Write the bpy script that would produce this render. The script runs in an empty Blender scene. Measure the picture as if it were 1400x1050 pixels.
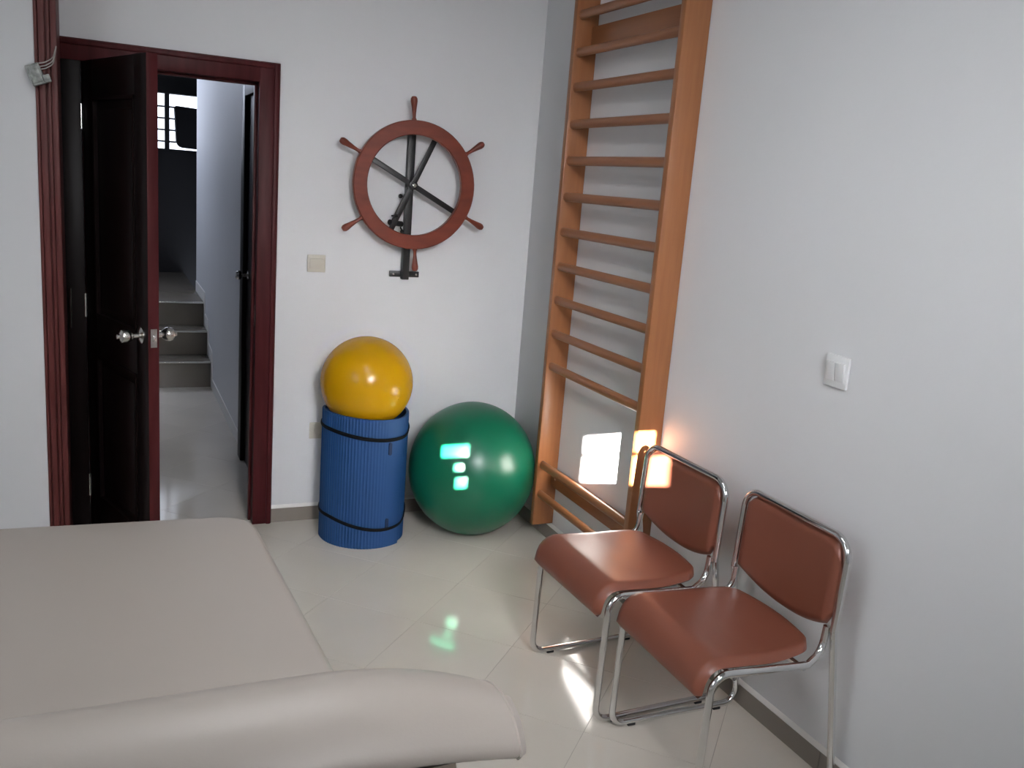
import bpy, bmesh, math, random
from mathutils import Vector, Matrix
random.seed(7)
SC = bpy.context.scene
COL = SC.collection
PI = math.pi

# ---------------------------------------------------------------- camera
cam_data = bpy.data.cameras.new('camera')
cam_data.sensor_fit = 'HORIZONTAL'
cam_data.sensor_width = 36.0
cam_data.lens = 36.0 * 1233.3 / 1400.0
cam_data.clip_start = 0.02
cam = bpy.data.objects.new('camera', cam_data)
COL.objects.link(cam)
CR = Vector((0.9118333, -0.40316822, 0.07755917))
CU = Vector((0.0169911, 0.22580541, 0.97402424))
CF = Vector((0.4102089, 0.88682992, -0.21274716))
CP = Vector((-1.97756, -4.20894, 1.67597))
cam.matrix_world = Matrix(((CR.x, CU.x, -CF.x, CP.x), (CR.y, CU.y, -CF.y, CP.y), (CR.z, CU.z, -CF.z, CP.z), (0, 0, 0, 1)))
SC.camera = cam

# ---------------------------------------------------------------- exposure, world, sun, lamps
SC.view_settings.view_transform = 'Standard'
SC.view_settings.look = 'None'
SC.view_settings.exposure = 0.0
SC.view_settings.gamma = 1.0
SC.view_settings.use_curve_mapping = False

world = bpy.data.worlds.new('sky')
SC.world = world
world.use_nodes = True
wn = world.node_tree.nodes['Background']
wn.inputs['Color'].default_value = (0.80, 0.86, 1.0, 1)
wn.inputs['Strength'].default_value = 3.0

SUN_A, SUN_K = 0.41, 0.33            # sun travels along (A, 1, -K)
sd = bpy.data.lights.new('sun', 'SUN')
sd.energy = 220.0
sd.angle = math.radians(0.28)
sd.color = (1.0, 0.93, 0.84)
sun = bpy.data.objects.new('sun', sd)
COL.objects.link(sun)
sun.rotation_euler = Vector((SUN_A, 1.0, -SUN_K)).to_track_quat('-Z', 'Y').to_euler()

LEFT = -3.9
REAR = -5.2                          # inner face of the wall behind the camera

def area(name, loc, aim, sx, sy, power, color, spread=180):
    d = bpy.data.lights.new(name, 'AREA')
    d.shape = 'RECTANGLE'
    d.size, d.size_y = sx, sy
    d.energy = power
    d.color = color
    d.spread = math.radians(spread)
    o = bpy.data.objects.new(name, d)
    COL.objects.link(o)
    o.location = loc
    o.rotation_euler = (Vector(aim) - Vector(loc)).to_track_quat('-Z', 'Z').to_euler()
    return o

# fill lamps added out of view: left, rear beam and stair well
area('daylight_left', (LEFT + 0.05, -3.1, 1.95), (0.0, -2.3, 1.0), 1.7, 1.4, 32, (0.93, 0.96, 1.0))  # soft side fill, added with an unseen window
area('ceiling_tube', (-1.55, -2.7, 2.985), (-1.55, -2.7, 0.0), 0.10, 1.2, 14, (0.96, 0.98, 1.0))
area('daylight_rear', (-1.25, REAR + 0.10, 2.50), (-0.50, 0.0, 0.45), 0.8, 0.6, 15.8, (0.97, 0.97, 1.0), 57)  # narrow beam added to brighten the lower back wall
area('daylight_stairwell', (-2.3, 4.4, 2.75), (-1.3, 2.2, 1.0), 0.9, 0.9, 27, (0.75, 0.82, 1.0))  # added to light the hall; there is no skylight

# ---------------------------------------------------------------- materials
def mat(name, col, rough=0.5, metal=0.0, var=0.0, scale=6.0, stretch=(1, 1, 1), bump=0.0, bscale=40.0,
        coat=0.0, spec=0.5, col2=None, sheen=0.0):
    m = bpy.data.materials.new(name)
    m.use_nodes = True
    nt = m.node_tree
    b = nt.nodes['Principled BSDF']
    b.inputs['Roughness'].default_value = rough
    b.inputs['Metallic'].default_value = metal
    b.inputs['Specular IOR Level'].default_value = spec
    b.inputs['Coat Weight'].default_value = coat
    b.inputs['Coat Roughness'].default_value = 0.08
    b.inputs['Sheen Weight'].default_value = sheen
    tc = nt.nodes.new('ShaderNodeTexCoord')
    mp = nt.nodes.new('ShaderNodeMapping')
    mp.inputs['Scale'].default_value = stretch
    nt.links.new(tc.outputs['Object'], mp.inputs['Vector'])
    if var > 0 or col2:
        n = nt.nodes.new('ShaderNodeTexNoise')
        n.inputs['Scale'].default_value = scale
        n.inputs['Detail'].default_value = 5
        nt.links.new(mp.outputs['Vector'], n.inputs['Vector'])
        r = nt.nodes.new('ShaderNodeValToRGB')
        c2 = col2 or tuple(max(0, c * (1 - var)) for c in col)
        r.color_ramp.elements[0].position = 0.3
        r.color_ramp.elements[0].color = (*c2, 1)
        r.color_ramp.elements[1].position = 0.7
        r.color_ramp.elements[1].color = (*col, 1)
        nt.links.new(n.outputs['Fac'], r.inputs['Fac'])
        nt.links.new(r.outputs['Color'], b.inputs['Base Color'])
    else:
        b.inputs['Base Color'].default_value = (*col, 1)
    if bump > 0:
        n2 = nt.nodes.new('ShaderNodeTexNoise')
        n2.inputs['Scale'].default_value = bscale
        n2.inputs['Detail'].default_value = 4
        nt.links.new(mp.outputs['Vector'], n2.inputs['Vector'])
        bn = nt.nodes.new('ShaderNodeBump')
        bn.inputs['Strength'].default_value = bump
        bn.inputs['Distance'].default_value = 0.01
        nt.links.new(n2.outputs['Fac'], bn.inputs['Height'])
        nt.links.new(bn.outputs['Normal'], b.inputs['Normal'])
    return m

M = {}
M['wall'] = mat('painted_plaster', (0.72, 0.73, 0.75), 0.55, var=0.03, scale=2.0, bump=0.05, bscale=60)
M['ceiling'] = mat('ceiling_paint', (0.62, 0.62, 0.62), 0.8)
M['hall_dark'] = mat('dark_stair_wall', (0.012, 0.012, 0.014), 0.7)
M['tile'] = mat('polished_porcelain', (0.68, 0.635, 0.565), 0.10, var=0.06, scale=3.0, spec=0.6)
M['grout'] = mat('grout', (0.36, 0.33, 0.29), 0.9)
M['skirt'] = mat('skirting_tile', (0.24, 0.212, 0.185), 0.3, var=0.06, scale=8)
M['bead'] = mat('plaster_bead', (0.80, 0.79, 0.77), 0.6)
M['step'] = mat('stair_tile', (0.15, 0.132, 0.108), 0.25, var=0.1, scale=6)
M['nosing'] = mat('nosing_metal', (0.75, 0.72, 0.66), 0.25, metal=0.8)
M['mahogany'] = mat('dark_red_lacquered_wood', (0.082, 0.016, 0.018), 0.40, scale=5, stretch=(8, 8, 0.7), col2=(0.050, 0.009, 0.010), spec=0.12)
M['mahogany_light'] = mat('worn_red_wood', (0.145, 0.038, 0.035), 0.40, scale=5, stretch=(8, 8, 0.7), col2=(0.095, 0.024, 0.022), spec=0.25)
M['mahogany_dark'] = mat('near_black_lacquered_wood', (0.007, 0.003, 0.003), 0.38, scale=5, stretch=(8, 8, 0.7), col2=(0.004, 0.002, 0.002), spec=0.12)  # own tone of the doors; stands in for shade on left casing and jamb
M['beech'] = mat('varnished_beech', (0.32, 0.126, 0.047), 0.36, scale=6, stretch=(10, 10, 0.7), col2=(0.275, 0.105, 0.039), coat=0.1)
M['beech_rung'] = mat('varnished_beech_rung', (0.31, 0.122, 0.048), 0.34, scale=6, stretch=(10, 0.7, 10), col2=(0.26, 0.10, 0.04), coat=0.1)
M['wheel_wood'] = mat('reddish_wheel_wood', (0.20, 0.037, 0.017), 0.34, scale=7, stretch=(1, 1, 4), col2=(0.14, 0.025, 0.012), coat=0.1)
M['black_metal'] = mat('black_powder_coat', (0.012, 0.012, 0.013), 0.38)
M['chrome'] = mat('chrome', (0.78, 0.78, 0.78), 0.10, metal=1.0)
M['steel'] = mat('brushed_steel', (0.62, 0.60, 0.57), 0.22, metal=1.0)
M['vinyl'] = mat('brown_vinyl', (0.200, 0.064, 0.038), 0.36, var=0.05, scale=8, bump=0.06, bscale=260)
M['rubber'] = mat('black_rubber', (0.015, 0.015, 0.015), 0.6)
M['yellow'] = mat('yellow_ball_vinyl', (0.58, 0.305, 0.004), 0.22, var=0.05, scale=4, spec=0.35)
M['green'] = mat('green_ball_vinyl', (0.003, 0.118, 0.062), 0.32, var=0.06, scale=4)
M['green_dark'] = mat('green_print', (0.004, 0.06, 0.032), 0.4)
M['blue'] = mat('blue_foam', (0.007, 0.058, 0.195), 0.6, var=0.07, scale=5)
M['blue_dark'] = mat('blue_foam_slot', (0.006, 0.02, 0.07), 0.7)
M['elastic'] = mat('black_elastic', (0.004, 0.0045, 0.006), 0.8, spec=0.2)
M['cream'] = mat('cream_vinyl', (0.43, 0.385, 0.345), 0.42, var=0.02, scale=5, bump=0.02, bscale=300)
M['plywood'] = mat('plywood', (0.36, 0.30, 0.24), 0.6, var=0.1, scale=6)
M['white_metal'] = mat('white_metal', (0.7, 0.7, 0.68), 0.4)
M['plastic'] = mat('ivory_plastic', (0.56, 0.53, 0.46), 0.35)
M['plastic_white'] = mat('white_plastic', (0.74, 0.75, 0.76), 0.35)
M['plastic_dark'] = mat('socket_hole', (0.05, 0.05, 0.05), 0.6)
M['box_grey'] = mat('grey_junction_box', (0.42, 0.44, 0.42), 0.3, scale=60, col2=(0.12, 0.13, 0.12))
M['wire'] = mat('grey_wire', (0.40, 0.36, 0.34), 0.45)
M['cloth_dark'] = mat('dark_cloth', (0.010, 0.010, 0.012), 0.9)
M['iron'] = mat('dark_iron', (0.02, 0.02, 0.025), 0.5)
M['frame_paint'] = mat('window_frame_paint', (0.6, 0.6, 0.6), 0.5)

def glass_mat():
    m = bpy.data.materials.new('frosted_glass')
    m.use_nodes = True
    b = m.node_tree.nodes['Principled BSDF']
    b.inputs['Base Color'].default_value = (0.85, 0.88, 0.9, 1)
    b.inputs['Roughness'].default_value = 0.6
    return m
M['frosted'] = glass_mat()

# ---------------------------------------------------------------- mesh helpers
def to_obj(name, bm, material, parent=None, smooth=35):
    bmesh.ops.recalc_face_normals(bm, faces=bm.faces)
    me = bpy.data.meshes.new(name)
    bm.to_mesh(me)
    bm.free()
    me.materials.append(M[material] if isinstance(material, str) else material)
    if smooth:
        me.shade_smooth()
        me.set_sharp_from_angle(angle=math.radians(smooth))
    o = bpy.data.objects.new(name, me)
    COL.objects.link(o)
    if parent:
        o.parent = parent
    return o

def share(name, me, parent=None, loc=None):
    o = bpy.data.objects.new(name, me)
    COL.objects.link(o)
    if parent: o.parent = parent
    if loc: o.location = loc
    return o

def box(bm, x0, x1, y0, y1, z0, z1, mtx=None):
    vs = [bm.verts.new((x, y, z)) for x in (x0, x1) for y in (y0, y1) for z in (z0, z1)]
    if mtx is not None:
        for v in vs: v.co = mtx @ v.co
    F = [(0, 1, 3, 2), (4, 6, 7, 5), (0, 4, 5, 1), (2, 3, 7, 6), (0, 2, 6, 4), (1, 5, 7, 3)]
    fs = [bm.faces.new([vs[i] for i in f]) for f in F]
    return vs, fs

def boxobj(name, b, material, parent=None, bevel=0.0, seg=2, mtx=None):
    bm = bmesh.new()
    box(bm, *b, mtx=mtx)
    if bevel > 0:
        bmesh.ops.bevel(bm, geom=bm.edges[:], offset=bevel, segments=seg, profile=0.5, affect='EDGES')
    return to_obj(name, bm, material, parent)

def fillet(pts, rad, seg=6):
    """round the inner corners of a polyline; rad a number or a list per point"""
    pts = [Vector(p) for p in pts]
    out = [pts[0]]
    for i in range(1, len(pts) - 1):
        r = rad[i] if isinstance(rad, (list, tuple)) else rad
        a, b, c = pts[i - 1], pts[i], pts[i + 1]
        u, v = (a - b).normalized(), (c - b).normalized()
        ang = u.angle(v)
        if r <= 0 or ang > PI - 0.02:
            out.append(b); continue
        t = min(r / math.tan(ang / 2), (a - b).length * 0.49, (c - b).length * 0.49)
        r2 = t * math.tan(ang / 2)
        cen = b + (u + v).normalized() * (r2 / math.sin(ang / 2))
        p0, p1 = b + u * t - cen, b + v * t - cen
        tot = p0.angle(p1)
        ax = p0.cross(p1).normalized()
        for k in range(seg + 1):
            out.append(cen + Matrix.Rotation(tot * k / seg, 3, ax) @ p0)
    out.append(pts[-1])
    return out

def sweep(bm, path, r, n=10, closed=False, flat=None):
    """tube of radius r (number or list) along path"""
    P = [Vector(p) for p in path]
    N = len(P)
    rings = []
    prev = None
    for i in range(N):
        if closed: t = P[(i + 1) % N] - P[i - 1]
        else: t = P[min(i + 1, N - 1)] - P[max(i - 1, 0)]
        t.normalize()
        if prev is None:
            up = Vector((0, 0, 1)) if abs(t.z) < 0.9 else Vector((1, 0, 0))
            nrm = (up - t * up.dot(t)).normalized()
        else:
            nrm = (prev - t * prev.dot(t)).normalized()
        prev = nrm
        bn = t.cross(nrm)
        rr = r[i] if isinstance(r, (list, tuple)) else r
        fx, fy = flat if flat else (1, 1)
        rings.append([bm.verts.new(P[i] + nrm * (rr * fx * math.cos(2 * PI * k / n)) + bn * (rr * fy * math.sin(2 * PI * k / n))) for k in range(n)])
    m = N if closed else N - 1
    for i in range(m):
        a, b = rings[i], rings[(i + 1) % N]
        off = 0
        if closed and i == N - 1:
            off = min(range(n), key=lambda o: (a[0].co - b[o].co).length)
        for k in range(n):
            bm.faces.new([a[k], a[(k + 1) % n], b[(k + 1 + off) % n], b[(k + off) % n]])
    if not closed:
        bm.faces.new(rings[0][::-1])
        bm.faces.new(rings[-1])

def lathe(bm, prof, n=24, mtx=None):
    """prof: (radius, height) along local z, closed with caps where the radius is 0"""
    rings = []
    for r, z in prof:
        if r < 1e-6:
            v = bm.verts.new((0, 0, z)); rings.append([v])
        else:
            rings.append([bm.verts.new((r * math.cos(2 * PI * k / n), r * math.sin(2 * PI * k / n), z)) for k in range(n)])
    if mtx is not None:
        for rg in rings:
            for v in rg: v.co = mtx @ v.co
    for a, b in zip(rings, rings[1:]):
        for k in range(n):
            k2 = (k + 1) % n
            if len(a) == 1 and len(b) == 1: continue
            if len(a) == 1: bm.faces.new([a[0], b[k], b[k2]])
            elif len(b) == 1: bm.faces.new([a[k], a[k2], b[0]])
            else: bm.faces.new([a[k], a[k2], b[k2], b[k]])
    if len(rings[0]) > 1: bm.faces.new(rings[0][::-1])
    if len(rings[-1]) > 1: bm.faces.new(rings[-1])

def frame_to(loc, direction):
    return Matrix.Translation(loc) @ Vector(direction).to_track_quat('Z', 'Y').to_matrix().to_4x4()

def rounded_poly(poly, rads, seg=8):
    P = [Vector((x, y, 0)) for x, y in poly]
    out = []
    n = len(P)
    for i in range(n):
        a, b, c = P[i - 1], P[i], P[(i + 1) % n]
        f = fillet([a, b, c], [0, rads[i], 0], seg)
        out += [(p.x, p.y) for p in f[1:-1]]
    return out

def inset_poly(poly, d):
    n = len(poly)
    out = []
    for i in range(n):
        a, b, c = Vector(poly[i - 1]), Vector(poly[i]), Vector(poly[(i + 1) % n])
        e1, e2 = (b - a), (c - b)
        if e1.length < 1e-9 or e2.length < 1e-9:
            out.append(tuple(b)); continue
        e1.normalize(); e2.normalize()
        n1, n2 = Vector((-e1.y, e1.x)), Vector((-e2.y, e2.x))
        m = (n1 + n2)
        m = m / max(0.3, m.dot(n1)) if m.length > 1e-6 else n1
        out.append(tuple(b + m * d))
    return out

def cushion(bm, poly, t, r, dome=0.006, mtx=None, seg=5, cap_rings=3):
    """padded slab: counter-clockwise plan outline, thickness t (top at z=0), edge radius r"""
    levels = []
    for k in range(seg + 1):
        a = PI / 2 * k / seg
        levels.append((r * (1 - math.sin(a)), -t + r * (1 - math.cos(a))))
    for k in range(seg + 1):
        a = PI / 2 * k / seg
        levels.append((r * (1 - math.cos(a)), -r + r * math.sin(a)))
    rings = []
    for d, z in levels:
        ip = inset_poly(poly, d)
        rings.append([bm.verts.new((x, y, z)) for x, y in ip])
    mx = sum(p[0] for p in poly) / len(poly); my = sum(p[1] for p in poly) / len(poly)
    last = inset_poly(poly, levels[-1][0])
    for k in range(1, cap_rings + 1):
        f = 1 - 0.16 * k
        rings.append([bm.verts.new((mx + (x - mx) * f, my + (y - my) * f, dome * (1 - (1 - k / cap_rings) ** 2))) for x, y in last])
    if mtx is not None:
        for rg in rings:
            for v in rg: v.co = mtx @ v.co
    n = len(poly)
    for a, b in zip(rings, rings[1:]):
        for k in range(n):
            bm.faces.new([a[k], a[(k + 1) % n], b[(k + 1) % n], b[k]])
    bm.faces.new(rings[0][::-1])
    bm.faces.new(rings[-1])

def prism(bm, poly, axis, a0, a1):
    """extrude a 2-d polygon along an axis between a0 and a1"""
    def mk(p, a):
        if axis == 'z': return (p[0], p[1], a)
        if axis == 'y': return (p[0], a, p[1])
        return (a, p[0], p[1])
    A = [bm.verts.new(mk(p, a0)) for p in poly]
    B = [bm.verts.new(mk(p, a1)) for p in poly]
    n = len(poly)
    bm.faces.new(A[::-1]); bm.faces.new(B)
    for k in range(n):
        bm.faces.new([A[k], A[(k + 1) % n], B[(k + 1) % n], B[k]])

def thing(name, label, cat, loc=(0, 0, 0), rz=0.0, group=None):
    o = bpy.data.objects.new(name, None)
    o.empty_display_size = 0.05
    COL.objects.link(o)
    o.location = loc
    o.rotation_euler = (0, 0, rz)
    return tag(o, label, cat, group)

def tag(o, label, cat, group=None):
    o['label'] = label
    o['category'] = cat
    if group: o['group'] = group
    return o

def structure(o, label=None):
    o['kind'] = 'structure'
    if label: o['label'] = label
    return o

# ================================================================= the setting
CEIL = 3.05
WT = 0.12                                   # back wall thickness
DX0, DX1, DTOP = -2.050, -1.350, 2.035      # clear opening of the doorway
CX0, CX1, CTOP = -2.131, -1.262, 2.120      # outer edge of the casing
HALL_R = -1.24                              # right wall of the hall behind the door

# --- floor: grout bed and diagonal tiles, each one an object
floor = structure(boxobj('floor', (LEFT, 0.0, REAR, 0.0, -0.10, -0.0012), 'grout'), 'polished beige tiled floor laid on the diagonal')
hall_floor = structure(boxobj('floor_hall', (-2.6, HALL_R, 0.0, 3.0, -0.10, -0.0012), 'grout'), 'polished tiled floor of the hall behind the door')

def clip(poly, nx, ny, c):
    out = []
    for i in range(len(poly)):
        a, b = poly[i - 1], poly[i]
        da, db = nx * a[0] + ny * a[1] - c, nx * b[0] + ny * b[1] - c
        if (da < 0) != (db < 0):
            t = da / (da - db)
            out.append((a[0] + t * (b[0] - a[0]), a[1] + t * (b[1] - a[1])))
        if db >= 0: out.append(b)
    return out

T = 0.40
S2 = math.sqrt(0.5)
# a joint crossing lies at x - y = 0.826, x + y = -2.04
P0, Q0 = 0.826 * S2, -2.04 * S2
full_tile = None
def tiles(parent, x0, x1, y0, y1):
    global full_tile
    g = 0.0006
    us = [(x - y) * S2 for x in (x0, x1) for y in (y0, y1)]
    vs = [(x + y) * S2 for x in (x0, x1) for y in (y0, y1)]
    for i in range(math.floor((min(us) - P0) / T) - 1, math.ceil((max(us) - P0) / T) + 1):
        for j in range(math.floor((min(vs) - Q0) / T) - 1, math.ceil((max(vs) - Q0) / T) + 1):
            c = [(P0 + (i + a) * T + (g if a == 0 else -g), Q0 + (j + b) * T + (g if b == 0 else -g)) for a, b in ((0, 0), (1, 0), (1, 1), (0, 1))]
            poly = [((u + v) * S2, (v - u) * S2) for u, v in c]
            cut = poly
            for nx, ny, cc in ((1, 0, x0 + g), (-1, 0, -x1 + g), (0, 1, y0 + g), (0, -1, -y1 + g)):
                cut = clip(cut, nx, ny, cc)
                if len(cut) < 3: break
            if len(cut) < 3: continue
            ar = abs(sum(cut[k - 1][0] * cut[k][1] - cut[k][0] * cut[k - 1][1] for k in range(len(cut)))) / 2
            if ar < 0.0004: continue
            cx = sum(p[0] for p in poly) / 4; cy = sum(p[1] for p in poly) / 4
            whole = ar > 0.998 * (T - 2 * g) ** 2
            if whole and full_tile:
                share('tile', full_tile, parent, (cx, cy, 0)); continue
            ar2 = sum(cut[k - 1][0] * cut[k][1] - cut[k][0] * cut[k - 1][1] for k in range(len(cut)))
            if ar2 < 0: cut = cut[::-1]
            loc = [(p[0] - cx, p[1] - cy) for p in cut]
            bm = bmesh.new()
            lower = [bm.verts.new((x, y, -0.0011)) for x, y in loc]
            up = [bm.verts.new((x, y, -0.0004)) for x, y in loc]
            try:
                ins = [bm.verts.new((x, y, 0.0)) for x, y in inset_poly(loc, 0.0006)]
            except Exception:
                ins = None
            n = len(loc)
            for k in range(n):
                bm.faces.new([lower[k], lower[(k + 1) % n], up[(k + 1) % n], up[k]])
                bm.faces.new([up[k], up[(k + 1) % n], ins[(k + 1) % n], ins[k]])
            bm.faces.new(ins)
            o = to_obj('tile', bm, 'tile', parent, smooth=0)
            o.location = (cx, cy, 0)
            if whole: full_tile = o.data
tiles(floor, -2.75, 0.0, -3.6, 0.0)
rest = boxobj('tile_field', (LEFT, -2.75, REAR, 0.0, -0.0011, 0.0), 'tile', floor)
rest['kind'] = 'stuff'
rest2 = boxobj('tile_field', (-2.75, 0.0, REAR, -3.6, -0.0011, 0.0), 'tile', floor)
rest2['kind'] = 'stuff'
tiles(hall_floor, -2.6, HALL_R, 0.0, 2.87)

# --- walls
bm = bmesh.new()
box(bm, LEFT, CX0 + 0.01, 0, WT, 0, CEIL)
box(bm, CX1 - 0.01, 0.15, 0, WT, 0, CEIL)
box(bm, CX0 + 0.01, CX1 - 0.01, 0, WT, CTOP - 0.01, CEIL)
structure(to_obj('wall_back', bm, 'wall'), 'white back wall with the doorway and the ship wheel')
structure(boxobj('wall_right', (0, 0.15, REAR - 0.2, 0, 0, CEIL), 'wall'), 'white right wall behind the wall bars and chairs')
structure(boxobj('wall_left', (LEFT - 0.15, LEFT, REAR - 0.2, WT, 0, CEIL), 'wall'))
# short wall standing proud of the back wall left of the door
PIER_Y = -0.30
structure(boxobj('wall_pier', (LEFT, -2.196, PIER_Y, 0, 0, CEIL), 'wall'), 'white wall pier left of the wooden post')
cl = structure(boxobj('ceiling', (LEFT, 0.15, REAR - 0.2, WT, CEIL, CEIL + 0.1), 'ceiling'))
boxobj('lamp_housing', (-1.62, -1.48, -3.35, -2.05, 2.99, CEIL), 'white_metal', cl, bevel=0.006)

# rear wall (behind the camera) with an added frosted pane and a panel cut to shape the sun patches
def rear_wall():
    bm = bmesh.new()
    y0, y1 = REAR - 0.02, REAR
    # opening for the unseen sun patch panel: x -2.25..-1.55, z 1.75..2.15
    box(bm, LEFT, -2.60, y0, y1, 0, CEIL)
    box(bm, -1.50, 0.0, y0, y1, 0, CEIL)
    box(bm, -2.60, -1.50, y0, y1, 0, 1.78)
    box(bm, -2.60, -1.50, y0, y1, 2.12, CEIL)
    structure(to_obj('wall_rear', bm, 'wall'))
    sh = boxobj
    bm = bmesh.new()
    def Xw(X): return X + SUN_A * REAR
    def Zw(Z): return Z - SUN_K * REAR
    holes = [(0.312, 0.523, 0.268, 0.346), (0.312, 0.523, 0.134, 0.250),
             (-0.385, -0.255, 0.286, 0.340), (-0.318, -0.276, 0.218, 0.248), (-0.308, -0.254, 0.135, 0.182)]
    holes = [(Xw(a), Xw(b), Zw(c), Zw(d)) for a, b, c, d in holes]  # openings placed so the sun falls in the wanted patches
    xs = sorted({-2.60, -1.50, *[h[0] for h in holes], *[h[1] for h in holes]})
    zs = sorted({1.78, 2.12, *[h[2] for h in holes], *[h[3] for h in holes]})
    for i in range(len(xs) - 1):
        for j in range(len(zs) - 1):
            cx, cz = (xs[i] + xs[i + 1]) / 2, (zs[j] + zs[j + 1]) / 2
            if any(h[0] < cx < h[1] and h[2] < cz < h[3] for h in holes): continue
            box(bm, xs[i], xs[i + 1], REAR - 0.012, REAR - 0.008, zs[j], zs[j + 1])
    bmesh.ops.remove_doubles(bm, verts=bm.verts, dist=1e-5)
    structure(to_obj('window_1', bm, 'frame_paint', smooth=0), 'shuttered window with small openings behind the camera')
    # unseen frosted panes added behind the two fill lamps
    for nm, b, ax in (('window_2', (LEFT + 0.001, LEFT + 0.02, -4.05, -2.15, 1.15, 2.75), 'y'), ('window_4', (-1.46, -0.34, REAR + 0.001, REAR + 0.02, 1.90, 2.80), 'x')):
        f = structure(boxobj(nm, b, 'frosted'))
        for z in (b[4], b[5]):
            boxobj('frame', (b[0], b[1] + (0.02 if ax == 'y' else 0), b[2], b[3] + (0.02 if ax == 'x' else 0), z - 0.03, z + 0.03), 'frame_paint', f, bevel=0.003)
rear_wall()

# --- skirting of single tiles with a white plaster bead on top
BB, BT = 0.070, 0.009
def skirting(name, axis, a0, a1, label):
    base = None
    L = 0.40
    cuts = [a0]
    while cuts[-1] + L < a1 - 0.02: cuts.append(cuts[-1] + L)
    cuts.append(a1)
    bm = bmesh.new()
    prof = [(0, BB), (-BT, BB), (-BT - 0.001, BB + 0.003), (-0.003, BB + 0.014), (0, BB + 0.016)]
    if axis == 'x': prism(bm, [(y, z) for y, z in prof], 'x', a0, a1)
    else: prism(bm, [(x, z) for x, z in prof], 'y', a0, a1)
    base = structure(to_obj(name, bm, 'bead'), label)
    for c0, c1 in zip(cuts, cuts[1:]):
        if axis == 'x': b = (c0 + 0.0008, c1 - 0.0008, -BT, 0, 0, BB)
        else: b = (-BT, 0, c0 + 0.0008, c1 - 0.0008, 0, BB)
        boxobj('skirting_tile', b, 'skirt', base, bevel=0.001, seg=1)
    return base
skirting('baseboard_back', 'x', CX1, 0.0, 'beige tiled skirting along the back wall')
skirting('baseboard_right', 'y', REAR, -BT, 'beige tiled skirting along the right wall')

# ================================================================= hall behind the door
structure(boxobj('wall_hall_right', (HALL_R, HALL_R + 0.12, 1.10, 4.15, -0.05, 3.45), 'wall'), 'white wall of the hall beside the stairs')
bm = bmesh.new()
box(bm, HALL_R, HALL_R + 0.12, WT, 0.22, -0.05, 2.9)
box(bm, HALL_R, HALL_R + 0.12, 0.22, 1.10, 2.10, 2.9)
structure(to_obj('wall_hall_near', bm, 'wall'))
structure(boxobj('wall_hall_left', (-2.72, -2.60, WT, 5.6, -0.05, 3.6), 'wall'))
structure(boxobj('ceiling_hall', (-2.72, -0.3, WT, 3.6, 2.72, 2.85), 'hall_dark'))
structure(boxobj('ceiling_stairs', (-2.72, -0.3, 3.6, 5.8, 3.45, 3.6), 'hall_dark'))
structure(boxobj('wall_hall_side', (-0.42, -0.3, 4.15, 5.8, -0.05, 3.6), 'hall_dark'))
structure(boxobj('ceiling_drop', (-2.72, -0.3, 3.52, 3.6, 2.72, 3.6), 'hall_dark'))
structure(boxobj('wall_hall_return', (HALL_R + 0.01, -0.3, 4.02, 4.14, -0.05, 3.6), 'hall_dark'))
# far wall over the stairs with a barred window
FY = 5.5
WX0, WX1, WZ0, WZ1 = -1.90, -1.00, 1.76, 2.30
bm = bmesh.new()
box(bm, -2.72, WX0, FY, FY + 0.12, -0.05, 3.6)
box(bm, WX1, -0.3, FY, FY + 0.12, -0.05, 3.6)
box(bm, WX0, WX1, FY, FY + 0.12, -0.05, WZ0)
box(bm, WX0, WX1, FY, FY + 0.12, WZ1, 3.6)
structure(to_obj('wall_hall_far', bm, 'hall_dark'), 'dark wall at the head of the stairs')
win = structure(boxobj('window_3', (WX0, WX1, FY + 0.05, FY + 0.09, WZ0 - 0.0, WZ0 + 0.02), 'iron'), 'small barred window over the stairs')
for x in (-1.88, -1.392, -1.02):
    boxobj('mullion', (x - 0.022, x + 0.022, FY + 0.03, FY + 0.08, WZ0, WZ1), 'iron', win)
for z in (1.85, 1.96, 2.07, 2.18):
    bm = bmesh.new()
    sweep(bm, [(WX0, FY + 0.10, z), (WX1, FY + 0.10, z)], 0.009, 6)
    to_obj('bar', bm, 'iron', win)

def hall_bundle():
    bm = bmesh.new()
    poly = rounded_poly([(-1.315, 1.80), (-1.02, 1.79), (-1.0, 2.17), (-1.335, 2.185)], [0.06, 0.06, 0.02, 0.02], 5)
    prism(bm, poly, 'y', FY - 0.16, FY - 0.02)
    bmesh.ops.bevel(bm, geom=[e for e in bm.edges], offset=0.012, segments=2, affect='EDGES')
    tag(to_obj('cloth_bundle', bm, 'cloth_dark'), 'dark rounded bundle hanging before the barred window over the stairs', 'bundle')
hall_bundle()

# stairs
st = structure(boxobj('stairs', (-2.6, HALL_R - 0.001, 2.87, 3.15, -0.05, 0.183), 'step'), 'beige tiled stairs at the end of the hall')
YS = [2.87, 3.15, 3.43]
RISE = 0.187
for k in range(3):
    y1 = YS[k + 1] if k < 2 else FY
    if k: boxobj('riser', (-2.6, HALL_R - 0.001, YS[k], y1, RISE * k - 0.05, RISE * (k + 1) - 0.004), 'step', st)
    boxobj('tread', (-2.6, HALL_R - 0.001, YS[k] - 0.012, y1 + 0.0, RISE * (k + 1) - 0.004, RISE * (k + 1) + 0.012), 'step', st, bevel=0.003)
    boxobj('nosing', (-2.6, HALL_R - 0.002, YS[k] - 0.016, YS[k] + 0.004, RISE * (k + 1) + 0.001, RISE * (k + 1) + 0.0145), 'nosing', st, bevel=0.002)
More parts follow.
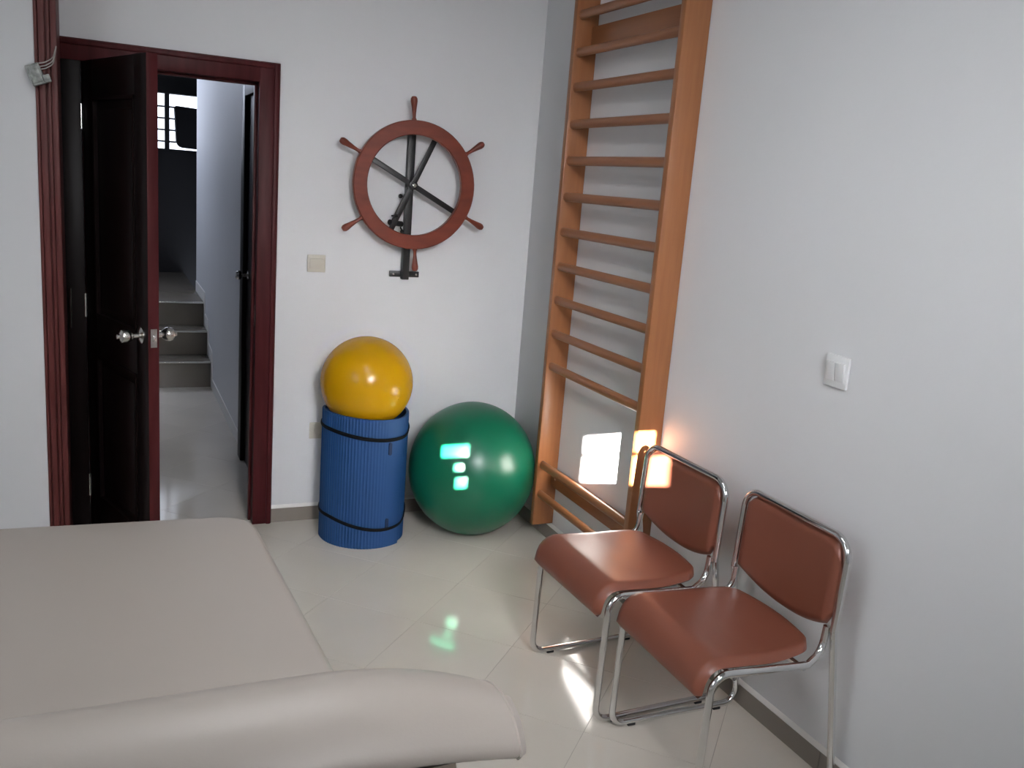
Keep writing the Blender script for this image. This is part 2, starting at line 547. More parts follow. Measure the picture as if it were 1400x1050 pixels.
# stepped plaster skirt along hall wall
poly = [(1.10, 0.0), (2.87, 0.0), (2.87, RISE)]
for k in range(1, 3): poly += [(YS[k], RISE * k), (YS[k], RISE * (k + 1))]
poly += [(4.14, RISE * 3), (4.14, RISE * 3 + 0.10)]
for k in (2, 1): poly += [(YS[k] - 0.05, RISE * (k + 1) + 0.10), (YS[k] - 0.09, RISE * k + 0.10 + 0.02)]
poly += [(2.82, RISE + 0.10), (2.78, 0.08), (1.10, 0.08)]
bm = bmesh.new()
prism(bm, poly, 'x', HALL_R - 0.006, HALL_R + 0.0)
structure(to_obj('baseboard_hall', bm, 'bead', smooth=0), 'pale stepped skirting along the hall wall')

# dark door in the hall's right wall, seen edge on
hd = structure(boxobj('door_2', (HALL_R - 0.012, HALL_R + 0.03, 0.24, 0.99, 0.0, 2.04), 'mahogany_dark', bevel=0.003), 'dark wooden door in the side of the hall')
boxobj('casing', (HALL_R - 0.035, HALL_R + 0.0, 0.99, 1.10, 0, 2.10), 'mahogany_dark', hd, bevel=0.004)
boxobj('casing', (HALL_R - 0.035, HALL_R + 0.0, 0.16, 0.24, 0, 2.10), 'mahogany_dark', hd, bevel=0.004)
boxobj('casing', (HALL_R - 0.035, HALL_R + 0.0, 0.24, 0.99, 2.04, 2.10), 'mahogany_dark', hd, bevel=0.004)
bm = bmesh.new()
lathe(bm, [(0, 0), (0.026, 0.001), (0.026, 0.006), (0.010, 0.010), (0.010, 0.035), (0.022, 0.042), (0.026, 0.055), (0.020, 0.068), (0, 0.072)], 16, frame_to((HALL_R - 0.012, 0.91, 1.09), (-1, 0, 0)))
to_obj('door_knob', bm, 'steel', hd)

# ================================================================= door casing and door
dr = structure(boxobj('door_1', (DX1, CX1, -0.018, -0.0005, 0.0, CTOP), 'mahogany', bevel=0.003), 'dark red wooden door casing')
sp = boxobj('side_panel', (CX0, DX0, -0.018, -0.0005, 0.0, DTOP), 'mahogany_dark', dr, bevel=0.003)  # left casing; its shade is put into the near-black colour
boxobj('casing', (CX0, DX1, -0.018, -0.0005, DTOP, CTOP), 'mahogany', dr, bevel=0.003)
# raised outer mouldings of the casing
boxobj('moulding', (CX1 - 0.026, CX1 - 0.004, -0.026, -0.016, 0.0, CTOP - 0.004), 'mahogany', dr, bevel=0.004)
boxobj('moulding', (CX0 + 0.004, CX1 - 0.026, -0.026, -0.016, CTOP - 0.026, CTOP - 0.004), 'mahogany', dr, bevel=0.004)
# jamb lining
boxobj('jamb', (DX1 - 0.0, DX1 + 0.085, 0.0, WT + 0.012, 0.0, DTOP), 'mahogany', dr, bevel=0.002)
boxobj('jamb', (DX0 - 0.085, DX0, 0.0, WT + 0.012, 0.0, DTOP), 'mahogany_dark', dr, bevel=0.002)  # left jamb, shade put into its colour like the casing
boxobj('jamb', (DX0 - 0.07, DX1 + 0.07, 0.0, WT + 0.012, DTOP, DTOP + 0.07), 'mahogany', dr, bevel=0.002)
boxobj('door_stop', (DX1 - 0.012, DX1, 0.045, 0.075, 0.0, DTOP), 'mahogany', dr, bevel=0.002)
boxobj('door_stop', (DX0, DX0 + 0.012, 0.045, 0.075, 0.0, DTOP), 'mahogany', dr, bevel=0.002)
boxobj('door_stop', (DX0, DX1, 0.045, 0.075, DTOP - 0.012, DTOP), 'mahogany', dr, bevel=0.002)
boxobj('strike_plate', (DX1 - 0.0015, DX1 + 0.001, 0.006, 0.034, 0.96, 1.06), 'steel', dr)
# slim pull handle on the casing in the shade behind the door
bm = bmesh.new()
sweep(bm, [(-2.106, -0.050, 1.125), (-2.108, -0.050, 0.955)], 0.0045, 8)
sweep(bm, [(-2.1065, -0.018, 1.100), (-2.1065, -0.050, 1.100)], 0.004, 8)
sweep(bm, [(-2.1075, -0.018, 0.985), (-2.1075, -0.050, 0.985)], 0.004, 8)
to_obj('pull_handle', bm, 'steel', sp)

TH = math.radians(71)
def door_leaf():
    """local x along the leaf from the hinge, local y through its thickness (visible face at y=0)"""
    W, HZ, TK = 0.66, 2.035, 0.040
    d = thing('door_leaf', 'open dark wooden door leaf with two panels and steel knobs', 'door', (DX0 + 0.004, -0.020, 0), -TH)
    # stiles and rails around recessed panels
    z0 = 0.008
    st_w = 0.115
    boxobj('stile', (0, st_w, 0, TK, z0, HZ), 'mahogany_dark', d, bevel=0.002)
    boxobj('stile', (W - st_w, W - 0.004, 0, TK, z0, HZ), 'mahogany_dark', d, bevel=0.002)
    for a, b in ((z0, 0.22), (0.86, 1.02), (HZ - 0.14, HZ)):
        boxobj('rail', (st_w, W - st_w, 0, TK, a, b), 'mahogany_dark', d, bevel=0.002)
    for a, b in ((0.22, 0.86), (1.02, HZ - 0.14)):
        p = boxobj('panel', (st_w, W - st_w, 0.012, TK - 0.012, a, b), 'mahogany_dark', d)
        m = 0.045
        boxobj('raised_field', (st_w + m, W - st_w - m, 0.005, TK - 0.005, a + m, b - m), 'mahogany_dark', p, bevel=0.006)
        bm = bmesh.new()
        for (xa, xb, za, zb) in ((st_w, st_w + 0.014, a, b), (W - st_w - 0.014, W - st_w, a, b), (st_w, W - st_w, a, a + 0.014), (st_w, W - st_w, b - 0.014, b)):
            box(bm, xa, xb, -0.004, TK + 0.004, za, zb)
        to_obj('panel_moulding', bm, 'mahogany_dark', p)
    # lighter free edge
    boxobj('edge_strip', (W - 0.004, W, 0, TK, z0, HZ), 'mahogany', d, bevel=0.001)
    boxobj('latch_plate', (W - 0.001, W + 0.0015, 0.008, TK - 0.008, 0.985, 1.055), 'steel', d)
    boxobj('latch_bolt', (W, W + 0.009, 0.015, TK - 0.015, 1.008, 1.032), 'chrome', d, bevel=0.002)
    for s, y in ((-1, 0.0), (1, TK)):
        mt = frame_to((W - 0.062, y, 1.022), (0, s, 0))
        bm = bmesh.new()
        lathe(bm, [(0, 0), (0.032, 0.0005), (0.032, 0.006), (0.024, 0.010), (0.012, 0.013), (0.011, 0.034), (0.018, 0.040), (0.026, 0.052),
                   (0.0275, 0.064), (0.024, 0.076), (0.014, 0.082), (0.010, 0.083), (0.009, 0.092), (0, 0.093)], 24, mt)
        to_obj('knob', bm, 'steel', d)
    for z in (0.25, 1.05, 1.82):
        bm = bmesh.new()
        sweep(bm, [(-0.004, -0.004, z - 0.05), (-0.004, -0.004, z + 0.05)], 0.006, 10)
        to_obj('hinge', bm, 'steel', d)
door_leaf()

# moulded full-height post at the corner of the pier
def post():
    x0, x1 = -2.197, -2.122
    o = structure(boxobj('trim_1', (x0 + 0.004, x1, PIER_Y - 0.004, -0.0185, 0, CEIL), 'mahogany_light', bevel=0.002), 'reddish moulded wooden post left of the door')
    for a, b, dd in ((x0, x0 + 0.012, 0.012), (x0 + 0.014, x0 + 0.036, 0.020), (x0 + 0.039, x0 + 0.052, 0.012), (x0 + 0.054, x1, 0.017)):
        boxobj('moulding', (a, b, PIER_Y - dd, PIER_Y - 0.002, 0, CEIL), 'mahogany_light', o, bevel=0.004)
post()

def junction_box():
    j = thing('junction_box', 'small grey electrical junction box on the wooden post', 'junction box', (-2.19, PIER_Y - 0.02, 1.94))
    mt = Matrix.Translation((0.0, -0.022, 0.0)) @ Matrix.Rotation(math.radians(-22), 4, 'Y')
    boxobj('housing', (-0.026, 0.022, -0.016, 0.022, -0.036, 0.038), 'box_grey', j, bevel=0.004, mtx=mt)
    boxobj('cover', (-0.020, 0.016, -0.024, -0.015, -0.028, 0.030), 'box_grey', j, bevel=0.003, mtx=mt)
    boxobj('terminal_strip', (0.016, 0.040, -0.020, 0.004, -0.036, -0.008), 'box_grey', j, bevel=0.003, mtx=mt)
    for k, z in enumerate((0.034, 0.022, 0.012)):
        bm = bmesh.new()
        pts = fillet([(-0.014, -0.03, z), (0.03, -0.035, z + 0.012), (0.056, -0.03, z + 0.03), (0.066, 0.0, z + 0.075 + 0.01 * k)], 0.03, 6)
        sweep(bm, pts, 0.0022, 6)
        to_obj('wire', bm, 'wire', j)
junction_box()

# ================================================================= wall bars on the right wall
def wall_bars():
    D = 0.110
    w = thing('wall_bars', 'tall beech gymnastic wall bars with round rungs on the right wall', 'wall bars', (0, -0.93, 0))
    oy = 0.93
    ZB, ZT = 0.092, 2.62
    for y0, y1 in ((-0.535, -0.502), (-1.365, -1.332)):
        boxobj('rail', (-D, -0.0005, y0 + oy, y1 + oy, ZB, ZT), 'beech', w, bevel=0.004)
    for z in (0.249, 0.396, 0.876, 1.030, 1.185, 1.340, 1.496, 1.651, 1.808, 1.965, 2.121, 2.266, 2.42, 2.57):
        bm = bmesh.new()
        sweep(bm, [(-D + 0.026, -1.332 + oy + 0.0005, z), (-D + 0.026, -0.535 + oy - 0.0005, z)], 0.0195, 14, flat=(1.0, 0.80))
        to_obj('rung', bm, 'beech_rung', w)
    boxobj('cross_board', (-0.032, -0.010, -1.332 + oy, -0.535 + oy, 0.288, 0.375), 'beech_rung', w, bevel=0.003)
    boxobj('cross_board', (-0.032, -0.010, -1.332 + oy, -0.535 + oy, 2.285, 2.378), 'beech_rung', w, bevel=0.003)
    for y, z in ((-0.575, 0.33), (-1.29, 0.33)):
        bm = bmesh.new()
        lathe(bm, [(0, 0), (0.006, 0.0), (0.005, 0.0025), (0, 0.003)], 10, frame_to((-0.032, y + oy, z), (-1, 0, 0)))
        to_obj('screw', bm, 'steel', w)
wall_bars()

# ================================================================= shoulder wheel on the back wall
def ship_wheel():
    HX, HY, HZ = -0.655, -0.100, 1.647
    w = thing('shoulder_wheel', 'ship wheel shaped wooden exercise wheel on a black wall bracket', 'exercise wheel', (HX, 0, HZ))
    # wall bracket
    boxobj('bracket_post', (-0.003 - 0.017, -0.003 + 0.017, -0.045, -0.012, -0.445, 0.25), 'black_metal', w, bevel=0.003)
    bp = boxobj('foot_plate', (-0.073, 0.075, -0.012, -0.0005, -0.436, -0.408), 'black_metal', w, bevel=0.003)
    boxobj('top_plate', (-0.03, 0.03, -0.012, -0.0005, 0.235, 0.262), 'black_metal', w, bevel=0.003)
    for x in (-0.055, 0.060):
        bm = bmesh.new()
        lathe(bm, [(0, 0), (0.006, 0.0), (0.005, 0.003), (0, 0.004)], 10, frame_to((x, -0.012, -0.422), (0, -1, 0)))
        to_obj('screw', bm, 'steel', bp)
    bm = bmesh.new()
    lathe(bm, [(0, 0), (0.020, 0), (0.020, 0.05), (0.014, 0.052), (0.014, 0.062), (0, 0.062)], 20, frame_to((0, -0.040, 0), (0, -1, 0)))
    to_obj('spindle', bm, 'black_metal', w)
    # rim: flat ring
    bm = bmesh.new()
    n, R0, R1 = 72, 0.228, 0.293
    prof = [(R0 + 0.004, -0.016), (R1 - 0.004, -0.016), (R1, -0.012), (R1, 0.012), (R1 - 0.004, 0.016), (R0 + 0.004, 0.016), (R0, 0.012), (R0, -0.012)]
    rings = []
    for k in range(n):
        a = 2 * PI * k / n
        rings.append([bm.verts.new((r * math.cos(a), HY + y, r * math.sin(a))) for r, y in prof])
    for k in range(n):
        A, B = rings[k], rings[(k + 1) % n]
        for j in range(8):
            bm.faces.new([A[j], A[(j + 1) % 8], B[(j + 1) % 8], B[j]])
    rim = to_obj('rim', bm, 'wheel_wood', w)
    # turned handles
    for k in range(6):
        a = math.radians(93.5 + 60 * k)
        dv = Vector((math.cos(a), 0, math.sin(a)))
        bm = bmesh.new()
        lathe(bm, [(0, 0), (0.011, 0), (0.011, 0.008), (0.0075, 0.014), (0.0085, 0.035), (0.0125, 0.065), (0.016, 0.086), (0.0155, 0.098), (0.010, 0.107), (0, 0.109)],
              14, frame_to(Vector((0, HY, 0)) + dv * (R1 - 0.004), dv))
        to_obj('handle', bm, 'wheel_wood', w)
    # two crossed flat spokes
    for k, ang in enumerate((-27.5, 65.5)):
        mt = Matrix.Translation((0, HY + 0.018 + 0.010 * k, 0)) @ Matrix.Rotation(-math.radians(ang), 4, 'Y')
        boxobj('spoke', (-0.262, 0.262, -0.005, 0.005, -0.0125, 0.0125), 'black_metal', w, bevel=0.002, mtx=mt)
    bm = bmesh.new()
    lathe(bm, [(0, 0), (0.0135, 0), (0.0135, 0.008), (0.009, 0.016), (0, 0.018)], 16, frame_to((0, HY + 0.014, 0), (0, -1, 0)))
    to_obj('hub_nut', bm, 'steel', w)
    # friction brake below the hub: tube, clamp and thumb screws
    dv = Vector((math.cos(math.radians(245.5)), 0, math.sin(math.radians(245.5))))
    p = Vector((0, HY + 0.045, 0)) + dv * 0.215
    bm = bmesh.new()
    sweep(bm, [Vector((0, HY + 0.045, 0)) + dv * 0.05, p], 0.013, 12)
    to_obj('brake_arm', bm, 'black_metal', w)
    bm = bmesh.new()
    sweep(bm, [p + Vector((-0.012, -0.01, 0.02)), p + Vector((0.06, 0.035, 0.012))], 0.013, 14)
    to_obj('clamp', bm, 'black_metal', w)
    for q, d in ((p + Vector((0.0, -0.01, 0.05)), (0.6, -0.6, 0.1)), (p + Vector((0.05, 0.01, -0.005)), (0.1, -0.6, -0.6)), (Vector((-0.020, -0.03, -0.055)), (-1, -0.1, 0.05))):
        bm = bmesh.new()
        lathe(bm, [(0, -0.004), (0.004, -0.004), (0.004, 0.016), (0.0095, 0.018), (0.0105, 0.026), (0.008, 0.032), (0, 0.033)], 12, frame_to(q, d))
        to_obj('thumb_screw', bm, 'black_metal', w)
ship_wheel()

# ================================================================= switches and socket
def switch(name, label, loc, rz, w, h, col, rockers=1):
    """local -y faces the room"""
    s = thing(name, label, 'switch', loc, rz)
    boxobj('plate', (-w / 2, w / 2, -0.010, -0.0002, -h / 2, h / 2), col, s, bevel=0.003)
    iw = w * 0.80 / rockers
    for k in range(rockers):
        cx = (k - (rockers - 1) / 2) * iw
        mt = Matrix.Translation((cx, -0.0105, 0)) @ Matrix.Rotation(math.radians(7), 4, 'X')
        boxobj('rocker', (-iw / 2 + 0.001, iw / 2 - 0.001, -0.0055, 0.003, -h * 0.29, h * 0.29), col, s, bevel=0.001, mtx=mt)
    return s
switch('light_switch', 'ivory single light switch on the back wall beside the door', (-1.079, 0, 1.260), 0, 0.083, 0.080, 'plastic')
switch('light_switch', 'white light switch on the right wall above the chairs', (0, -2.222, 1.219), -PI / 2, 0.092, 0.096, 'plastic_white', 2)
so = thing('wall_socket', 'ivory wall socket on the back wall half hidden by the blue mat', 'socket', (-1.048, 0, 0.455))
boxobj('plate', (-0.040, 0.040, -0.010, -0.0002, -0.040, 0.040), 'plastic', so, bevel=0.003)
bm = bmesh.new()
lathe(bm, [(0.0, 0.0), (0.021, 0.0), (0.021, 0.002), (0.018, 0.002), (0.018, -0.006), (0, -0.006)], 20, frame_to((0, -0.0102, 0), (0, -1, 0)))
to_obj('socket_insert', bm, 'plastic', so)

# ================================================================= exercise balls and rolled mat
def ball(name, label, c, r, col, sq=1.0):
    t = thing(name, label, 'exercise ball', (c[0], c[1], c[2] - r * sq))
    bm = bmesh.new()
    bmesh.ops.create_uvsphere(bm, u_segments=64, v_segments=40, radius=r)
    for v in bm.verts:
        z = v.co.z
        v.co.z = z * sq + r * sq
        # slight flattening where it rests
        if v.co.z < 0.010: v.co.z = 0.010 * (v.co.z / 0.010) ** 1.0
    # shallow moulded ridges round the poles as on a blown ball
    b = to_obj('ball_skin', bm, col, t, smooth=80)
    return t, b
gt, gb = ball('exercise_ball', 'large green exercise ball on the floor in the corner', (-0.357, -0.318, 0.325), 0.308, 'green', 1.055)
yt, yb = ball('exercise_ball', 'yellow exercise ball sitting on top of the rolled blue mat', (-0.874, -0.222, 0.742), 0.213, 'yellow')

def on_sphere(c, r, az, el):
    return Vector(c) + Vector((math.cos(el) * math.cos(az), math.cos(el) * math.sin(az), math.sin(el))) * r
# valve plugs and the faint print on the green ball
c = (0, 0, 0.325)
bm = bmesh.new()
p = on_sphere(c, 0.3095, math.radians(-40), math.radians(-2)); 
lathe(bm, [(0, 0.0), (0.008, 0.0), (0.007, 0.0025), (0, 0.003)], 12, frame_to(on_sphere(c, 0.3095, math.radians(130), math.radians(5)), on_sphere((0, 0, 0), 1, math.radians(130), math.radians(5))))
to_obj('valve_plug', bm, 'green_dark', gt)
bm = bmesh.new()
cen_az, cen_el = math.radians(-116), math.radians(58)
e = on_sphere((0, 0, 0), 1, cen_az, cen_el)
rt = Vector((-math.sin(cen_az), math.cos(cen_az), 0)); upv = e.cross(rt) * -1
upv = e.cross(rt)
for k in range(7):      # faint worn printed strokes
    u0 = -0.060 + k * 0.018
    q0 = (e * 0.31 + rt * u0 + upv * 0.004).normalized() * 0.3165 + Vector(c)
    q1 = (e * 0.31 + rt * (u0 + 0.010) + upv * (0.004 + 0.006 * (-1) ** k)).normalized() * 0.3165 + Vector(c)
    sweep(bm, [q0, q1], 0.0018, 6)
to_obj('worn_print', bm, 'green_dark', gt)
bm = bmesh.new()
dv = on_sphere((0, 0, 0), 1, math.radians(-62), math.radians(-10))
lathe(bm, [(0, 0.0), (0.0045, 0.0), (0.0035, 0.002), (0, 0.0025)], 12, frame_to(Vector((0, 0, 0.213)) + dv * 0.2126, dv))
to_obj('valve_plug', bm, 'yellow', yt)

def rolled_mat():
    cx, cy, H, R = -0.868, -0.224, 0.610, 0.211
    m = thing('rolled_mat', 'blue ribbed exercise mat rolled upright and held by black elastic bands', 'exercise mat', (cx, cy, 0))
    # one and a half turns of a spiral, outer end near the front right
    th = 0.014
    end = math.radians(-52)
    turns = 1.75
    n = 900
    outer, inner = [], []
    for k in range(n + 1):
        a = end - 2 * PI * turns * k / n          # going inwards, clockwise
        r = R - (th + 0.0015) * turns * k / n
        aw = (math.degrees(a) + 360) % 360
        rib = 0.0
        ang = (end - a)
        # ribs run over the outermost turn; smooth stretch near the free end
        if ang > math.radians(22):
            rib = 0.0030 * (1 - abs(math.sin(ang * 44))) * min(1, (ang - math.radians(22)) / 0.5)
        outer.append(((r + rib - 0.0030) * math.cos(a), (r + rib - 0.0030) * math.sin(a)))
        inner.append(((r - th) * math.cos(a), (r - th) * math.sin(a)))
    bm = bmesh.new()
    def zt(k):
        a = end - 2 * PI * turns * k / n
        return H + 0.006 * math.sin(2 * a + 0.6) + (0.006 if k < n * 0.25 else -0.004 * k / n)
    Vo0 = [bm.verts.new((x, y, 0.0)) for x, y in outer]
    Vo1 = [bm.verts.new((x, y, zt(k))) for k, (x, y) in enumerate(outer)]
    Vi0 = [bm.verts.new((x, y, 0.0)) for x, y in inner]
    Vi1 = [bm.verts.new((x, y, zt(k))) for k, (x, y) in enumerate(inner)]
    for k in range(n):
        bm.faces.new([Vo0[k], Vo0[k + 1], Vo1[k + 1], Vo1[k]])
        bm.faces.new([Vi0[k], Vi1[k], Vi1[k + 1], Vi0[k + 1]])
        bm.faces.new([Vo1[k], Vo1[k + 1], Vi1[k + 1], Vi1[k]])
        bm.faces.new([Vo0[k], Vi0[k], Vi0[k + 1], Vo0[k + 1]])
    for k in (0, n):
        bm.faces.new([Vo0[k], Vo1[k], Vi1[k], Vi0[k]])
    to_obj('foam_roll', bm, 'blue', m, smooth=50)
    # dark slots punched near the free end
    for z, hh in ((0.475, 0.030), (0.115, 0.026)):
        bm = bmesh.new()
        a = math.radians(-73)
        mt = Matrix.Translation((R * math.cos(a), R * math.sin(a), z)) @ Matrix.Rotation(a, 4, 'Z')
        poly = rounded_poly([(-0.008, -hh), (0.008, -hh), (0.008, hh), (-0.008, hh)], [0.0075] * 4, 4)
        prism(bm, poly, 'x', -0.004, 0.0008)
        for v in bm.verts: v.co = mt @ v.co
        to_obj('slot', bm, 'blue_dark', m, smooth=0)
    # elastic bands, sagging to the front right
    for z, dip, tilt in ((0.520, 0.030, 0.0), (0.118, 0.060, 0.012)):
        bm = bmesh.new()
        path = []
        for k in range(72):
            a = 2 * PI * k / 72
            d = math.cos(a - math.radians(-68))
            fr = ((end - a) % (2 * PI)) / (2 * PI)
            rr = R - (th + 0.0015) * fr + (th + 0.0015) * max(0, (fr - 0.93) / 0.07) + 0.002
            path.append((rr * math.cos(a), rr * math.sin(a), z + 0.028 - dip * max(0, d) ** 1.6 + tilt * math.cos(a)))
        sweep(bm, path, 0.0066, 8, closed=True, flat=(1.35, 0.5))
        to_obj('elastic_band', bm, 'elastic', m)
rolled_mat()

# ================================================================= treatment table
def treatment_table():
    bx, by = -1.92, -2.2
    t = thing('treatment_table', 'cream padded treatment table with its head section raised', 'treatment table', (bx, by, 0))
    H = 0.650
    poly = [(-2.46, -1.475), (-2.46, -2.605), (-1.530, -2.605), (-1.578, -1.525)]
    poly = [(x - bx, y - by) for x, y in poly]
    rp = rounded_poly(poly, [0.10, 0.045, 0.045, 0.115], 9)
    bm = bmesh.new()
    cushion(bm, rp, 0.085, 0.028, 0.008, Matrix.Translation((0, 0, H - 0.008)))
    to_obj('main_cushion', bm, 'cream', t, smooth=60)
    bm = bmesh.new()
    prism(bm, rounded_poly([(x * 0.96, y * 0.98) for x, y in poly], [0.08, 0.02, 0.02, 0.08], 5), 'z', H - 0.112, H - 0.0925)
    to_obj('base_board', bm, 'plywood', t)
    # raised head section: profile with a bull-nosed free end, swept across the table
    ang = math.radians(35.3)
    L, TK, RV, RN = 0.86, 0.120, 0.090, 0.098
    mt = Matrix.Translation((0, -2.607 - by, H - 0.004)) @ Matrix.Rotation(-ang, 4, 'X')
    x0, x1 = -2.46 - bx, -1.528 - bx
    prof = [(-0.004, -TK), (-0.004, -0.006)] + [(-(L - RV) * k / 6, 0.0) for k in range(1, 7)]
    prof += [(-(L - RV) - RV * math.sin(PI / 2 * k / 10), -RN + RN * math.cos(PI / 2 * k / 10)) for k in range(1, 11)]
    prof += [(-L, -TK + 0.012), (-L + 0.004, -TK + 0.003), (-L + 0.014, -TK)]
    prof += [(-L + 0.30, -TK)]
    def at_x(x):
        out = []
        e = min(x - x0, x1 - x)
        u = max(0.0, 1 - e / 0.24)
        d = 0.048 * u ** 2.2
        pinch = 0.004 * max(0.0, 1 - e / 0.012) ** 2
        for v, n in prof:
            w = max(0.0, -v / L)
            top = (n + TK) / TK
            vv, nn = v + d * 0.45 * w, n - d * w * (0.35 + 0.65 * top)
            cv, cn = -L / 2, -TK / 2
            out.append(mt @ Vector((x, vv + (pinch if vv < cv else -pinch), nn + (-pinch if nn > cn else pinch))))
        return out
    xs = [x0, x0 + 0.003, x0 + 0.008, x0 + 0.014] + [x0 + 0.014 + (x1 - x0 - 0.028) * k / 40 for k in range(1, 41)] + [x1 - 0.008, x1 - 0.003, x1]
    bm = bmesh.new()
    rings = [[bm.verts.new(p) for p in at_x(x)] for x in xs]
    for a, b in zip(rings, rings[1:]):
        for k in range(len(prof)):
            bm.faces.new([a[k], a[(k + 1) % len(prof)], b[(k + 1) % len(prof)], b[k]])
    bm.faces.new(rings[0][::-1]); bm.faces.new(rings[-1])
    hs = to_obj('head_cushion', bm, 'cream', t, smooth=50)
    for xe in (x0 + 0.010, x1 - 0.010):
        bm = bmesh.new()
        sweep(bm, at_x(xe)[1:-1], 0.0022, 6)
        to_obj('piping', bm, 'cream', hs)
    bm = bmesh.new()
    prism(bm, rounded_poly([(x0 + 0.05, -L + 0.09), (x1 - 0.06, -L + 0.09), (x1 - 0.06, -0.01), (x0 + 0.05, -0.01)], [0.03, 0.03, 0.01, 0.01], 6), 'z', -0.148, -0.1285)
    for v in bm.verts: v.co = mt @ v.co
    to_obj('head_board', bm, 'plywood', t)
    # underframe
    fx0, fx1, fy0, fy1 = -0.32, 0.28, -1.02, 0.58
    for x in (fx0, fx1):
        boxobj('frame_rail', (x - 0.02, x + 0.02, fy0, fy1, 0.488, 0.536), 'white_metal', t, bevel=0.003)
        for y in (fy0 + 0.03, fy1 - 0.03):
            boxobj('leg', (x - 0.02, x + 0.02, y - 0.02, y + 0.02, 0.0, 0.488), 'white_metal', t, bevel=0.003)
    for y in (fy0 + 0.03, fy1 - 0.03):
        boxobj('cross_rail', (fx0, fx1, y - 0.018, y + 0.018, 0.15, 0.186), 'white_metal', t, bevel=0.003)
    bm = bmesh.new()
    e = mt @ Vector((0.0, -0.50, -0.148))
    sweep(bm, [(0.0, fy0 + 0.03, 0.168), tuple(e)], 0.014, 10)
    to_obj('support_strut', bm, 'steel', t)
treatment_table()

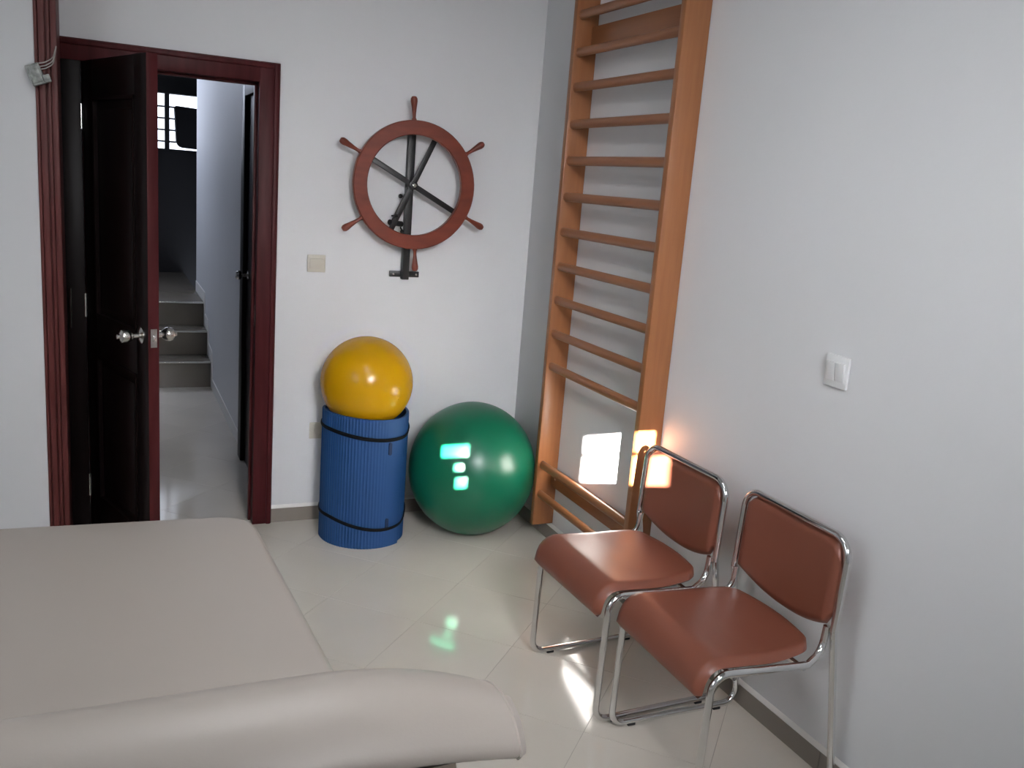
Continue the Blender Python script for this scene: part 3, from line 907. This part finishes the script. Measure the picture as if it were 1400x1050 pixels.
# ================================================================= stacking chairs
def chair(loc, rz, label):
    """local X runs from the front foot to the back, Y across, Z up"""
    W, ZS, L, RJ, BT, ZB = 0.230, 0.446, 0.494, 0.406, 0.418, 0.791
    r = 0.0108
    t = thing('stacking_chair', label, 'chair', loc, rz, 'brown vinyl stacking chairs by the right wall')
    # side frames: stub - seat rail - front leg - floor runner - rear leg
    for s in (-1, 1):
        y = s * W
        yi = s * (W - 0.020)
        pts = [(RJ - 0.006, yi, 0.530), (RJ - 0.012, yi, ZS + 0.006), (0.330, y, ZS - 0.016), (0.008, y, ZS), (0.0, y, 0.014), (L, y, 0.014), (RJ, y, 0.53)]
        rad = [0, 0.055, 0.03, 0.050, 0.045, 0.050, 0]
        bm = bmesh.new()
        sweep(bm, fillet(pts, rad, 8), r, 12)
        to_obj('side_frame', bm, 'chrome', t, smooth=60)
        for x in (0.075, L - 0.085):
            boxobj('foot_pad', (x - 0.014, x + 0.014, y - 0.010, y + 0.010, 0.0, 0.010), 'rubber', t, bevel=0.002)
    # back loop
    pts = [(RJ, -W, 0.52), (RJ + 0.004, -W, 0.60), (BT, -W, ZB), (BT, W, ZB), (RJ + 0.004, W, 0.60), (RJ, W, 0.52)]
    bm = bmesh.new()
    sweep(bm, fillet(pts, [0, 0.3, 0.062, 0.062, 0.3, 0], 9), r, 12)
    to_obj('back_loop', bm, 'chrome', t, smooth=60)
    # cross bars under the seat
    for x, z in ((0.085, ZS - 0.022), (0.325, ZS - 0.030)):
        bm = bmesh.new()
        sweep(bm, [(x, -W + 0.004, z), (x, W - 0.004, z)], 0.008, 10)
        to_obj('cross_bar', bm, 'chrome', t)
    # seat: padded shell with a waterfall front
    nu, nv = 22, 30
    prof = []
    path = fillet([(0.395, 0, ZS + 0.010), (0.20, 0, ZS + 0.004), (0.000, 0, ZS + 0.016), (-0.018, 0, ZS - 0.075)], [0, 0.5, 0.075, 0], 10)
    # resample by length
    acc = [0.0]
    for a, b in zip(path, path[1:]): acc.append(acc[-1] + (b - a).length)
    def at(u):
        d = u * acc[-1]
        for i in range(len(path) - 1):
            if d <= acc[i + 1] + 1e-9:
                f = (d - acc[i]) / max(1e-9, acc[i + 1] - acc[i])
                return path[i].lerp(path[i + 1], f), (path[i + 1] - path[i]).normalized()
        return path[-1], (path[-1] - path[-2]).normalized()
    def half(v):
        # plan half width along the length, v=0 at the back
        w = W - 0.006
        q = v * acc[-1]
        if q < 0.20:
            k = 1 - q / 0.20
            w = w - 0.035 * k ** 2
        if q < 0.055:
            k = 1 - q / 0.055
            w = w - 0.055 * (1 - math.sqrt(max(0, 1 - k * k)))
        qe = acc[-1] - q
        if qe < 0.02:
            w -= 0.012 * (1 - math.sqrt(max(0, 1 - (1 - qe / 0.02) ** 2)))
        return w
    bm = bmesh.new()
    top, bot = [], []
    TK = 0.034
    for j in range(nv + 1):
        v = j / nv
        v = v ** 1.0
        p, d = at(v)
        nrm = Vector((-d.z, 0, d.x)) * -1
        if nrm.z < 0 and abs(d.x) > 0.5: nrm = -nrm
        nrm = Vector((d.z, 0, -d.x))
        hw = half(v)
        rowt, rowb = [], []
        # rounded short ends
        q = v * acc[-1]; qe = acc[-1] - q
        e = min(1.0, math.sqrt(max(0.0, 1 - max(0, 1 - min(q, qe) / 0.018) ** 2)))
        # crown runs back in an arc at the rear
        for i in range(nu + 1):
            u = -1 + 2 * i / nu
            u2 = math.sin(u * PI / 2) * 0.35 + u * 0.65
            edge = math.sqrt(max(0.0, 1 - max(0, (abs(u2) - 0.90) / 0.10) ** 2))
            arc = 0.030 * (1 - u2 * u2) * max(0, 1 - q / 0.15) - 0.012 * max(0, 1 - q / 0.15)
            dish = -0.007 * (1 - u2 * u2) * math.sin(min(1, q / 0.36) * PI)
            base = p + Vector((arc, 0, 0)) + Vector((0, u2 * hw, 0))
            up = TK * 0.62 * edge * e + dish * edge
            dn = TK * 0.38 * edge * e
            rowt.append(bm.verts.new(base + nrm * up))
            rowb.append(bm.verts.new(base - nrm * dn))
        top.append(rowt); bot.append(rowb)
    for j in range(nv):
        for i in range(nu):
            bm.faces.new([top[j][i], top[j][i + 1], top[j + 1][i + 1], top[j + 1][i]])
            bm.faces.new([bot[j][i], bot[j + 1][i], bot[j + 1][i + 1], bot[j][i + 1]])
    bmesh.ops.remove_doubles(bm, verts=bm.verts, dist=1e-5)
    to_obj('seat', bm, 'vinyl', t, smooth=70)
    # backrest pad inside the loop
    bm = bmesh.new()
    nu, nv = 24, 18
    F_, B_ = [], []
    for j in range(nv + 1):
        v = j / nv
        rf, rb = [], []
        for i in range(nu + 1):
            u = -1 + 2 * i / nu
            hw = W - 0.013
            # rounded upper corners, curved lower edge
            zt = ZB - 0.010 - (0.062 * (1 - math.sqrt(max(0, 1 - max(0, (abs(u) * hw - (hw - 0.055)) / 0.055) ** 2))))
            zb = 0.540 - 0.052 * (1 - abs(u) ** 2.2) + 0.022 * max(0, (abs(u) - 0.93) / 0.07) ** 2
            z = zb + (zt - zb) * v
            x = RJ + 0.004 + (BT - RJ) * max(0, (z - 0.56) / (ZB - 0.56))
            x += 0.018 * (1 - u * u) * 0.9            # concave across
            eu = math.sqrt(max(0, 1 - max(0, (abs(u) - 0.92) / 0.08) ** 2))
            ev = math.sqrt(max(0, 1 - max(0, (abs(2 * v - 1) - 0.90) / 0.10) ** 2))
            e = eu * ev
            rf.append(bm.verts.new((x - 0.004 - 0.016 * e, u * hw, z)))
            rb.append(bm.verts.new((x - 0.004 + 0.012 * e, u * hw, z)))
        F_.append(rf); B_.append(rb)
    for j in range(nv):
        for i in range(nu):
            bm.faces.new([F_[j][i], F_[j][i + 1], F_[j + 1][i + 1], F_[j + 1][i]])
            bm.faces.new([B_[j][i], B_[j + 1][i], B_[j + 1][i + 1], B_[j][i + 1]])
    bmesh.ops.remove_doubles(bm, verts=bm.verts, dist=1e-5)
    to_obj('backrest', bm, 'vinyl', t, smooth=70)
    return t
chair((-0.559, -1.741, 0), math.radians(1.2), 'brown vinyl chrome chair beside the wall bars, sunlight on its back')
chair((-0.517, -2.235, 0), math.radians(-0.9), 'brown vinyl chrome chair nearer the viewer, below the white switch')
